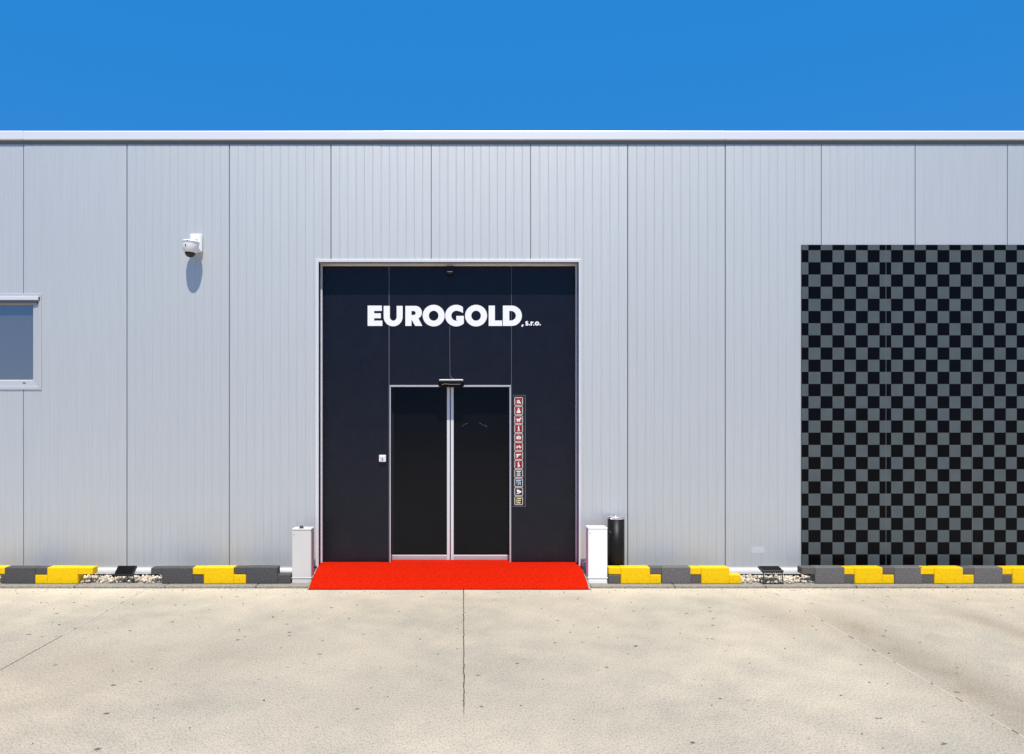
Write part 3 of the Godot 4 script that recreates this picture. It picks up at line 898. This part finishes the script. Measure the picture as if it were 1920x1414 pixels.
func make_dome_camera() -> void:
	var zc := 0.157
	var c := thing("dome_camera", "white dome surveillance camera on a wall box high on the left of the silver wall", "camera", Vector3(fx(366), fy(480), 0.0))
	var px: float = fx(357.2, zc) - c.position.x
	var Y := func(v): return fy(v, zc) - c.position.y
	# wall box with rounded corners
	var y0 := fy(474) - c.position.y
	var y1 := fy(437.5, 0.07) - c.position.y
	part("wall_box", box(Vector3(fx(354, 0.07) - c.position.x, y0, 0.002), Vector3(fx(377, 0.07) - c.position.x, y1, 0.058), 0.014), M.camera_white, c)
	# raised emblem patch on the box
	part("cover_screw", box(Vector3(fx(366.5, 0.085) - c.position.x - 0.015, fy(449.5, 0.085) - c.position.y - 0.02, 0.058), Vector3(fx(366.5, 0.085) - c.position.x + 0.015, fy(449.5, 0.085) - c.position.y + 0.012, 0.0598), 0.002), M.grey_paint, c)
	# short arm
	part("arm", box(Vector3(px - 0.03, Y.call(459.0), 0.05), Vector3(px + 0.05, Y.call(449.0), zc), 0.008), M.camera_white, c)
	var tilt := Transform3D(Basis(Vector3(0, 0, 1), deg_to_rad(-4)), Vector3(px, Y.call(463), zc))
	part("housing", lathe([Vector2(0, 0.075), Vector2(0.07, 0.074), Vector2(0.088, 0.068), Vector2(0.096, 0.06), Vector2(0.097, 0.05), Vector2(0.093, 0.047), Vector2(0.094, 0.02), Vector2(0.09, -0.01), Vector2(0.082, -0.04), Vector2(0.072, -0.062), Vector2(0.062, -0.066), Vector2(0.0, -0.066)], Vector3.ZERO, 40, tilt), M.camera_white, c)
	var pr := []
	for k in 9:
		var t := deg_to_rad(10.0 * k)
		pr.append(Vector2(0.06 * cos(t), -0.066 - 0.056 * sin(t)))
	pr.append(Vector2(0, -0.122))
	pr.reverse()
	pr.append(Vector2(0.06, -0.064))
	part("dome", lathe(pr, Vector3.ZERO, 36, tilt), M.dome, c)
	part("set_screw", box(Vector3(px - 0.006, Y.call(455.5), zc + 0.09), Vector3(px + 0.006, Y.call(453.8), zc + 0.0975), 0.001), M.dark_plastic, c)
	part("marker", box(Vector3(px - 0.03, Y.call(464.5), zc + 0.083), Vector3(px - 0.02, Y.call(460.5), zc + 0.0925), 0.001), M.dark_plastic, c)

func make_cabinets() -> void:
	# gate cabinets either side of the carpet
	var protos := []
	for k in 2:
		var u0: float = [547.3, 1103.0][k]
		var u1: float = [583.0, 1139.0][k]
		var zf := 0.385
		var x0 := fx(u0, zf)
		var x1 := fx(u1, zf)
		var c := thing("cabinet", ["white metal gate cabinet left of the red carpet with a knob on top", "white metal gate cabinet right of the red carpet, in front of the black bin"][k], "cabinet", Vector3((x0 + x1) / 2, 0.026, zf - 0.085), "gate cabinets flanking the carpet")
		var hw := (x1 - x0) / 2
		var H: float = [0.612, 0.625][k]
		part("body", box(Vector3(-hw, 0.055, -0.08), Vector3(hw, H - 0.014, 0.08), 0.004), [M.cream_paint, M.white_paint][k], c)
		part("lid", box(Vector3(-hw - 0.003, H - 0.0135, -0.085), Vector3(hw + 0.003, H, 0.085), 0.004), [M.cream_paint, M.white_paint][k], c)
		part("plinth", box(Vector3(-hw + 0.001, 0.0, -0.078), Vector3(hw - 0.001, 0.044, 0.079), 0.002), [M.cream_paint, M.white_paint][k], c)
		part("plinth_joint", box(Vector3(-hw + 0.004, 0.044, -0.075), Vector3(hw - 0.004, 0.055, 0.074)), M.grey_paint, c)
		part("foot_rail", box(Vector3(-hw - 0.006, 0.0555, -0.083), Vector3(hw + 0.006, 0.066, 0.0835), 0.002), [M.cream_paint, M.white_paint][k], c)
		part("lock", lathe([Vector2(0.0, 0.004), Vector2(0.006, 0.004), Vector2(0.0065, 0.0)], Vector3.ZERO, 14, Transform3D(Basis(Vector3(1, 0, 0), PI / 2), Vector3(-hw + 0.022, H - 0.062, 0.08))), M.grey_paint, c)
		part("lid_screw", lathe([Vector2(0.0, 0.004), Vector2(0.007, 0.003), Vector2(0.008, 0.0)], Vector3(hw - 0.035, H, 0.01), 14), M.grey_paint, c)
		if k == 0:
			part("knob", lathe([Vector2(0.0, 0.03), Vector2(0.014, 0.028), Vector2(0.02, 0.02), Vector2(0.022, 0.008), Vector2(0.028, 0.004), Vector2(0.028, 0.0)], Vector3(-0.012, H, 0.03), 20), M.plinth, c)
			# side panel facing the doors
			part("side_door", box(Vector3(hw, 0.08, -0.07), Vector3(hw + 0.0025, H - 0.04, 0.06), 0.001), M.grey_paint, c)

func make_bin() -> void:
	var z := 0.172
	var b := thing("litter_bin", "tall slim black cylindrical bin with steel rim behind the right white cabinet", "bin", Vector3(fx(1155, z), 0.05, z))
	var R := 0.096
	var H := 0.672
	part("body", lathe([Vector2(0.0, 0.0), Vector2(R, 0.0), Vector2(R, H), Vector2(R - 0.012, H), Vector2(R - 0.012, H - 0.08), Vector2(0, H - 0.08)], Vector3.ZERO, 48), M.bin, b)
	part("rim", lathe([Vector2(R - 0.01, H + 0.002), Vector2(R + 0.001, H + 0.002), Vector2(R + 0.003, H + 0.004), Vector2(R + 0.003, H + 0.026), Vector2(R + 0.0015, H + 0.0285), Vector2(0.046, H + 0.0325), Vector2(0.044, H + 0.031), Vector2(0.044, H - 0.02)], Vector3.ZERO, 64), M.steel, b)
	part("liner", lathe([Vector2(0.0, H - 0.03), Vector2(0.05, H - 0.03), Vector2(0.05, H - 0.018), Vector2(0.044, H - 0.0175)], Vector3.ZERO, 32), M.dark_plastic, b)
	var st := start()
	var pts := []
	for k in 9:
		var t := PI * k / 8.0
		pts.append(Vector3(-0.07 + 0.028 * cos(t), H - 0.115 - 0.03 * sin(t), 0.085 + 0.02 * sin(t)))
	add_tube(st, pts, 0.004, 6)
	part("handle", done(st), M.dark_plastic, b)

func make_floodlights() -> void:
	for k in 2:
		var zf: float = [0.36, 0.36][k]
		var u0: float = [215.0, 1427.0][k]
		var u1: float = [251.0, 1467.0][k]
		var x0 := fx(u0, zf)
		var x1 := fx(u1, zf)
		var f := thing("floodlight", ["flat black floodlight on wire legs over the gravel left of the entrance", "flat black floodlight on a wire frame over the gravel right of the entrance"][k], "floodlight", Vector3((x0 + x1) / 2, 0.026, zf), "floodlights in the gravel strip")
		var hw := (x1 - x0) / 2
		var tilt: float = [38.0, 10.0][k]
		var y: float = [0.13, 0.148][k]
		var tf := Transform3D(Basis(Vector3(1, 0, 0), deg_to_rad(tilt)), Vector3(0, y, -0.03))
		var st := start()
		add_box(st, Vector3(-hw, -0.016, -0.07), Vector3(hw, 0.014, 0.07), 0.006, tf)
		part("lamp_body", done(st), M.dark_plastic, f)
		st = start()
		for i in 9: add_box(st, Vector3(-hw * 0.8 + i * hw * 0.2 - 0.003, -0.028, -0.055), Vector3(-hw * 0.8 + i * hw * 0.2 + 0.003, -0.0162, 0.055), 0.0, tf)
		part("cooling_fins", done(st), M.dark_plastic, f)
		st = start()
		add_box(st, Vector3(-hw + 0.012, 0.0142, -0.058), Vector3(hw - 0.012, 0.017, 0.058), 0.001, tf)
		part("lamp_glass", done(st), M.flood_glass, f)
		for s in [-1, 1]:
			st = start()
			var xs: float = s * (hw - 0.004)
			if k == 0:
				add_tube(st, [Vector3(xs, y, -0.03), Vector3(xs, y - 0.02, 0.0), Vector3(xs, 0.008, 0.012), Vector3(xs, 0.005, -0.12)], 0.0045, 6)
			else:
				add_tube(st, [Vector3(xs, y, -0.03), Vector3(xs * 0.9, y - 0.03, 0.03), Vector3(xs * 0.92, 0.012, 0.05), Vector3(xs * 0.92, 0.006, 0.045), Vector3(xs * 0.92, 0.006, -0.1)], 0.006, 6)
			part("leg", done(st), M.dark_plastic, f)
		st = start()
		if k == 1:
			add_tube(st, [Vector3(-hw * 0.92, 0.007, 0.05), Vector3(hw * 0.92, 0.007, 0.05)], 0.006, 6)
			part("cross_bar", done(st), M.dark_plastic, f)
			st = start()
			add_tube(st, [Vector3(0.0, y - 0.03, -0.04), Vector3(0.03, 0.09, 0.0), Vector3(-0.03, 0.045, 0.02), Vector3(-0.06, 0.02, 0.0), Vector3(-0.08, 0.012, -0.1)], 0.005, 6)
		else:
			add_tube(st, [Vector3(-0.02, y - 0.03, -0.04), Vector3(0.02, 0.07, -0.02), Vector3(0.06, 0.03, 0.0), Vector3(0.11, 0.012, 0.0), Vector3(0.14, 0.01, -0.08)], 0.0045, 6)
		part("cable", done(st), M.dark_plastic, f)

# ---------------------------------------------------------------- kerb blocks
func make_blocks() -> void:
	var zf := 0.40
	var zk := 0.275
	var y0 := 0.026
	# u of: tab end, body start, body end, tab end; colour; "n" = upper tab left, "m" = upper tab right
	var rows := [
		[-13, 8, -70, 10, "y", "m", "yellow kerb block at the far left end of the row, mostly cut by the frame"],
		[0, 8, 66, 92, "b", "m", "dark grey kerb block between the first two yellow ones at the far left"],
		[65, 88, 146, 174, "y", "m", "yellow kerb block just left of the gravel with the left floodlight"],
		[282, 303, 361, 382, "b", "n", "dark grey kerb block just right of the gravel with the left floodlight"],
		[361, 382, 438, 461, "y", "n", "chipped yellow kerb block between two dark ones left of the left cabinet"],
		[439, 461, 520, 545, "b", "n", "dark grey kerb block next to the left white cabinet"],
		[1141, 1164, 1219, 1240, "y", "n", "yellow kerb block right beside the right white cabinet, below the black bin"],
		[1218, 1241, 1296, 1315, "b", "n", "scuffed dark grey kerb block between the two yellow ones right of the black bin"],
		[1294, 1315, 1368, 1390, "y", "n", "yellow kerb block just left of the gravel with the right floodlight"],
		[1504, 1529, 1585, 1603, "b", "n", "dark grey kerb block at the left foot of the checkered sheets"],
		[1577, 1603, 1656, 1678, "y", "n", "first yellow kerb block from the left below the checkered sheets"],
		[1655, 1678, 1731, 1752, "b", "n", "dark grey kerb block between the first and second yellow ones below the checkered sheets"],
		[1726, 1752, 1806, 1827, "y", "n", "second yellow kerb block from the left below the checkered sheets"],
		[1805, 1827, 1881, 1899, "b", "n", "rightmost dark grey kerb block below the checkered sheets"],
		[1872, 1899, 1955, 1976, "y", "n", "yellow kerb block cut by the right edge of the picture"]]
	var k := 0
	rng.seed = 9
	for r in rows:
		var h := 0.181 + rng.randf_range(-0.003, 0.003)
		var mid := h * 0.56
		var g := 0.0015
		var u: Array = [r[0], r[1], r[2], r[3]]
		if k == 0: u = [-92, -70, -13, 10]
		var x := []
		for q in u: x.append(fx(q, zf))
		var xc: float = (x[1] + x[2]) / 2
		var m: Material = M[("yellow_%d" if r[4] == "y" else ("dusty_%d" if u[0] > 1000 else "black_%d")) % (k % 2)]
		var mt: Material = m if r[4] == "y" else M[("dusty_tab" if u[0] > 1000 else "black_%d" % (k % 2))]
		var o := thing("kerb_block", r[6], "kerb block", Vector3(xc, y0 + 0.001, zf + rng.randf_range(-0.006, 0.006)), "yellow kerb blocks" if r[4] == "y" else "dark kerb blocks")
		o.rotation.y = rng.randf_range(-0.008, 0.008)
		var dz := zk - zf
		part("body", box(Vector3(x[1] - xc, 0, dz), Vector3(x[2] - xc, h, 0), 0.007), m, o)
		var up_left: bool = r[5] == "n"
		var ua: float = x[0] + g if up_left else x[2] - 0.001
		var ub: float = x[1] + 0.001 if up_left else x[3] - g
		var la: float = x[2] - 0.001 if up_left else x[0] + g
		var lb: float = x[3] - g if up_left else x[1] + 0.001
		part("upper_tab", box(Vector3(ua - xc, mid + g, dz + 0.003), Vector3(ub - xc, h - 0.002, -0.004), 0.006), mt, o)
		part("lower_tab", box(Vector3(la - xc, 0.001, dz + 0.003), Vector3(lb - xc, mid - g, -0.005), 0.006), mt, o)
		k += 1
	# short dark end piece below the overhang of the first block right of the cabinet
	var e := part("kerb_block", box(Vector3(0, 0, -0.12), Vector3(fx(1164, zf) - fx(1141, zf) - 0.003, 0.098, 0), 0.006), M.dusty_tab, self)
	e.position = Vector3(fx(1141, zf), y0 + 0.001, zf)
	tag(e, "small low dark end block tucked under the yellow overhang beside the right cabinet", "kerb block", "dark kerb blocks")


# ---------------------------------------------------------------- carpet and ramp
func carpet_y(z: float) -> float:
	var ks := [Vector2(-0.33, 0.152), Vector2(-0.17, 0.150), Vector2(0.0, 0.143), Vector2(0.12, 0.127), Vector2(0.4, 0.066), Vector2(0.5, 0.036), Vector2(0.585, 0.006)]
	for i in ks.size() - 1:
		if z <= ks[i + 1].x:
			return lerpf(ks[i].y, ks[i + 1].y, (z - ks[i].x) / (ks[i + 1].x - ks[i].x))
	return ks[-1].y

func make_carpet() -> void:
	var n := FastNoiseLite.new()
	n.seed = 4
	n.frequency = 1.6
	var fray := FastNoiseLite.new()
	fray.seed = 8
	fray.frequency = 9.0
	var st := start()
	st.set_smooth_group(0)
	# rows of the sheet: z, left edge, right edge
	var dl := fx(733, -0.172)
	var dr := fx(956, -0.172)
	var strips := [[0.0, 0.578, -1.69, 1.378, 22], [-0.165, 0.0, fx(597.3) + 0.004, fx(1085.3) - 0.004, 6], [-0.295, -0.165, dl + 0.002, dr - 0.002, 4]]
	for s in strips:
		var nz: int = s[4]
		var nx := 70
		var P := func(i, j):
			var tx := float(i) / nx
			var z: float = lerpf(s[0], s[1], float(j) / nz)
			var x: float = lerpf(s[2], s[3], tx)
			if i == 0 or i == nx: x += fray.get_noise_2d(z * 3.0, i) * 0.006
			if j == nz and s[1] > 0.5: z += fray.get_noise_1d(x * 0.6) * 0.006
			return Vector3(x, carpet_y(z) + 0.004 + n.get_noise_2d(x, z * 2.2) * 0.0035 + 0.003, z)
		for i in nx:
			for j in nz:
				quad(st, P.call(i, j), P.call(i + 1, j), P.call(i + 1, j + 1), P.call(i, j + 1), Vector3(0, 1, 0.2))
		# thickness along the sides and the front
		var dn := Vector3(0, -0.007, 0)
		for j in nz:
			for i in [0, nx]:
				quad(st, P.call(i, j), P.call(i, j + 1), P.call(i, j + 1) + dn, P.call(i, j) + dn, Vector3(-1 if i == 0 else 1, 0, 0))
		for i in nx:
			quad(st, P.call(i, nz), P.call(i + 1, nz), P.call(i + 1, nz) + dn, P.call(i, nz) + dn, Vector3(0, 0, 1))
	st.index()
	st.generate_normals()
	tag(part("red_carpet", st.commit(), M.carpet, self), "bright red carpet sloping from the dark sliding doors down to the concrete", "carpet")
	# the ramp beneath, a little wider than the carpet
	var rp := PackedVector2Array()
	for z in [0.57, 0.5, 0.4, 0.12, 0.0]: rp.append(Vector2(z, maxf(carpet_y(z) - 0.005, 0.002)))
	rp.append(Vector2(0.0, -0.02))
	rp.append(Vector2(0.57, -0.02))
	var rs := start()
	for k in 5:
		var a := rp[k]
		var b := rp[k + 1]
		quad(rs, Vector3(-1.705, a.y, a.x), Vector3(1.405, a.y, a.x), Vector3(1.405, b.y, b.x), Vector3(-1.705, b.y, b.x), Vector3(0, 1, 0.3))
	for x in [-1.705, 1.405]:
		for k in range(0, 4):
			quad(rs, Vector3(x, rp[k].y, rp[k].x), Vector3(x, rp[k + 1].y, rp[k + 1].x), Vector3(x, -0.02, rp[k + 1].x), Vector3(x, -0.02, rp[k].x), Vector3(x, 0, 0))
	struct("ramp", done(rs), M.kerb_1)

# ---------------------------------------------------------------- ground
func slab(left: Callable, right: Callable, z0: float, z1: float, steps: int) -> ArrayMesh:
	var st := start()
	var uv := func(p: Vector3): return Vector2((p.x + GX / 2) / GX, (p.z - 0.4) / GZ)
	for k in steps:
		var za := lerpf(z0, z1, float(k) / steps)
		var zb := lerpf(z0, z1, float(k + 1) / steps)
		var c := [Vector3(left.call(za), 0, za), Vector3(right.call(za), 0, za), Vector3(right.call(zb), 0, zb), Vector3(left.call(zb), 0, zb)]
		for i in [0, 1, 2, 0, 2, 3]:
			st.set_uv2(uv.call(c[i]))
			st.add_vertex(c[i])
		for pr in [[c[0], c[3], Vector3(-1, 0, 0)], [c[1], c[2], Vector3(1, 0, 0)]]:
			for v in [[0, 0], [1, 0], [1, 1], [0, 0], [1, 1], [0, 1]]:
				var q: Vector3 = pr[v[0]]
				st.set_uv2(uv.call(q))
				st.add_vertex(q + Vector3(0, -0.05 * v[1], 0))
	st.generate_normals()
	return st.commit()

func make_ground() -> void:
	var g := PlaneMesh.new()
	g.size = Vector2(600, 600)
	var o := struct("ground", g, mat(lin(0.2, 0.18, 0.15), 0.95))
	o.position.y = -0.05
	# concrete forecourt in bays
	var f := Node3D.new()
	f.name = "forecourt"
	add_child(f)
	f.set_meta("kind", "structure")
	var cr := FastNoiseLite.new()
	cr.seed = 3
	cr.frequency = 3.0
	cr.fractal_octaves = 4
	var z0 := 0.505
	var z1 := 26.0
	var zc := 4.0                                   # the crack dies out here
	var crack := func(z): return 0.006 + cr.get_noise_1d(z * 2.6) * 0.0055
	var gap := func(z): return clampf((zc - z) * 4.0, 0.0, 1.0) * (0.0042 + 0.003 * absf(cr.get_noise_1d(z * 5.0 + 40.0)))
	var joints := [-13.9, -10.4, -6.94, -3.485, 3.352, 6.82, 10.3, 13.8]
	var jag := FastNoiseLite.new()
	jag.seed = 14
	jag.frequency = 7.0
	for k in joints.size() - 1:
		var a: float = joints[k]
		var b: float = joints[k + 1]
		var w := 0.0045
		var L := func(z): return a + w + 0.0025 * jag.get_noise_2d(z, a)
		var R := func(z): return b - w + 0.0025 * jag.get_noise_2d(z, b + 50.0)
		if a < 0.0 and b > 0.0:
			# the bay in front of the doors, cracked down its middle
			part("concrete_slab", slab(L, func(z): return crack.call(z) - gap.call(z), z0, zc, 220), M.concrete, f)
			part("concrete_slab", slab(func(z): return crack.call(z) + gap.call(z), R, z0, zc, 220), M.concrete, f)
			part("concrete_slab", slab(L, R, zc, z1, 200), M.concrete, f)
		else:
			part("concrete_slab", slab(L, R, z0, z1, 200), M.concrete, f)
	# pale sealant, worn away in places
	rng.seed = 31
	for row in [[joints[4], 0.52, 9.0, 0.14], [joints[3], 0.52, 2.1, 0.1]]:
		var zz: float = row[1]
		while zz < row[2]:
			var len := rng.randf_range(0.12, 0.5)
			part("joint_sealant", box(Vector3(row[0] - 0.007, -0.02, zz), Vector3(row[0] + 0.001, 0.002, zz + len), 0.001), M.sealant, f)
			zz += len + rng.randf_range(0.01, 0.2) * row[3] * 4.0
	# kerb stones along the planting strip, one metre each
	var kb := Node3D.new()
	kb.name = "kerb"
	add_child(kb)
	kb.set_meta("kind", "structure")
	rng.seed = 21
	var zf := 0.50
	var edges := []
	var x := fx(309, zf)
	while x > -11.0: x -= 1.003
	while x < fx(560, zf):
		edges.append([x, minf(x + 1.003, -1.71)])
		x += 1.003
	x = fx(1266, zf) - 1.003
	while x < 12.0:
		edges.append([maxf(x, 1.41), x + 1.003])
		x += 1.003
	for e in edges:
		if e[1] - e[0] < 0.05: continue
		var d := rng.randf_range(-0.003, 0.003)
		part("kerb_stone", box(Vector3(e[0] + 0.004, -0.05, 0.2), Vector3(e[1] - 0.004, 0.026 + d * 0.3, zf + d), 0.006), M["kerb_%d" % rng.randi_range(0, 1)], kb)
	# earth bed and loose gravel between kerb and wall
	var bed := struct("gravel_bed", box(Vector3(-11.5, -0.05, -0.03), Vector3(12.6, 0.012, 0.2)), M.dirt)
	var shapes := SphereMesh.new()
	shapes.radius = 0.5
	shapes.height = 1.0
	shapes.radial_segments = 7
	shapes.rings = 4
	var mm := MultiMesh.new()
	mm.transform_format = MultiMesh.TRANSFORM_3D
	mm.use_colors = true
	var spots := []
	for k in 6500:
		var gx := rng.randf_range(-6.5, 7.5)
		if gx > -1.72 and gx < 1.42: continue
		var gz := rng.randf_range(0.0, 0.385)
		var open: bool = (gx > fx(150, 0.4) and gx < fx(304, 0.4)) or (gx > fx(1390, 0.4) and gx < fx(1531, 0.4))
		if gz > 0.19 and not open: continue
		spots.append([gx, gz])
	mm.mesh = shapes
	mm.instance_count = spots.size()
	for k in spots.size():
		var sz := rng.randf_range(0.016, 0.036)
		var bs := Basis.from_euler(Vector3(rng.randf() * TAU, rng.randf() * TAU, rng.randf() * TAU)).scaled_local(Vector3(sz * rng.randf_range(0.8, 1.4), sz * rng.randf_range(0.5, 0.8), sz))
		var lift := 0.026 if spots[k][1] > 0.2 else 0.014
		mm.set_instance_transform(k, Transform3D(bs, Vector3(spots[k][0], lift + sz * 0.3 + rng.randf() * 0.02, spots[k][1])))
		var t := rng.randf_range(0.6, 1.3)
		var warm := rng.randf_range(-0.04, 0.05)
		mm.set_instance_color(k, Color(0.62 * t + warm * 0.5, 0.545 * t, 0.43 * t - warm * 0.5))
	var gr := MultiMeshInstance3D.new()
	gr.name = "gravel"
	gr.multimesh = mm
	gr.material_override = M.pebble
	add_child(gr)
	tag(gr, "beige gravel strip between the concrete kerb and the foot of the wall", "gravel")
	gr.set_meta("kind", "stuff")

# loose grit on the concrete
func make_grit() -> void:
	rng.seed = 44
	var chip := SphereMesh.new()
	chip.radius = 0.5
	chip.height = 1.0
	chip.radial_segments = 6
	chip.rings = 3
	var mm := MultiMesh.new()
	mm.transform_format = MultiMesh.TRANSFORM_3D
	mm.use_colors = true
	mm.mesh = chip
	mm.instance_count = 620
	for k in 620:
		var near := k < 260
		var z := 0.52 + absf(rng.randfn(0.0, 0.12)) if near else rng.randf_range(0.7, 6.0)
		var x := rng.randf_range(-6.0, 7.0)
		var sz := rng.randf_range(0.006, 0.016) * (0.8 if near else 1.0)
		var y := 0.0
		if z < 0.62 and x > -1.72 and x < 1.42: z += 0.15
		var bs := Basis.from_euler(Vector3(0, rng.randf() * TAU, 0)).scaled_local(Vector3(sz * rng.randf_range(1.0, 1.9), sz * 0.45, sz))
		mm.set_instance_transform(k, Transform3D(bs, Vector3(x, y + sz * 0.15, z)))
		var t := rng.randf_range(0.06, 0.2)
		mm.set_instance_color(k, Color(t * 1.1, t, t * 0.85))
	var g := MultiMeshInstance3D.new()
	g.name = "grit"
	g.multimesh = mm
	g.material_override = M.pebble
	add_child(g)
	tag(g, "loose dark grit and small chips scattered over the concrete forecourt", "grit")
	g.set_meta("kind", "stuff")

# ---------------------------------------------------------------- everything
func _ready() -> void:
	var cam := Camera3D.new()
	cam.name = "camera"
	cam.projection = Camera3D.PROJECTION_FRUSTUM
	cam.near = 0.1
	cam.far = 900.0
	cam.size = 0.1 * 1414.0 / 1390.0
	cam.frustum_offset = Vector2(92.0, 68.0) / 1390.0 * 0.1
	cam.position = Vector3(0, EYE, DIST)
	add_child(cam)
	cam.current = true

	var sky := ProceduralSkyMaterial.new()
	sky.sky_top_color = Color(0.14, 0.49, 0.79)
	sky.sky_horizon_color = Color(0.44, 0.62, 0.84)
	sky.sky_curve = 0.085
	sky.ground_bottom_color = Color(0.5, 0.47, 0.42)
	sky.ground_horizon_color = Color(0.6, 0.62, 0.63)
	sky.sun_angle_max = 1.0
	var env := Environment.new()
	env.background_mode = Environment.BG_SKY
	env.sky = Sky.new()
	env.sky.sky_material = sky
	env.tonemap_mode = Environment.TONE_MAPPER_LINEAR
	env.tonemap_exposure = 1.15
	env.sdfgi_enabled = true
	env.ssao_enabled = true
	env.ssil_enabled = true
	var we := WorldEnvironment.new()
	we.name = "environment"
	we.environment = env
	add_child(we)

	var sun := DirectionalLight3D.new()
	sun.name = "sun"
	sun.light_energy = 1.5
	sun.light_color = Color(1.0, 0.965, 0.91)
	sun.light_angular_distance = 0.5
	sun.shadow_enabled = true
	add_child(sun)
	sun.look_at_from_position(Vector3(0.11, 1.95, 1.0), Vector3.ZERO, Vector3.UP)

	make_materials()
	make_ground()
	make_warehouse()
	make_carpet()
	make_sign()
	make_pictograms()
	make_dome_camera()
	make_cabinets()
	make_bin()
	make_blocks()
	make_floodlights()
	make_fittings()
	make_grit()
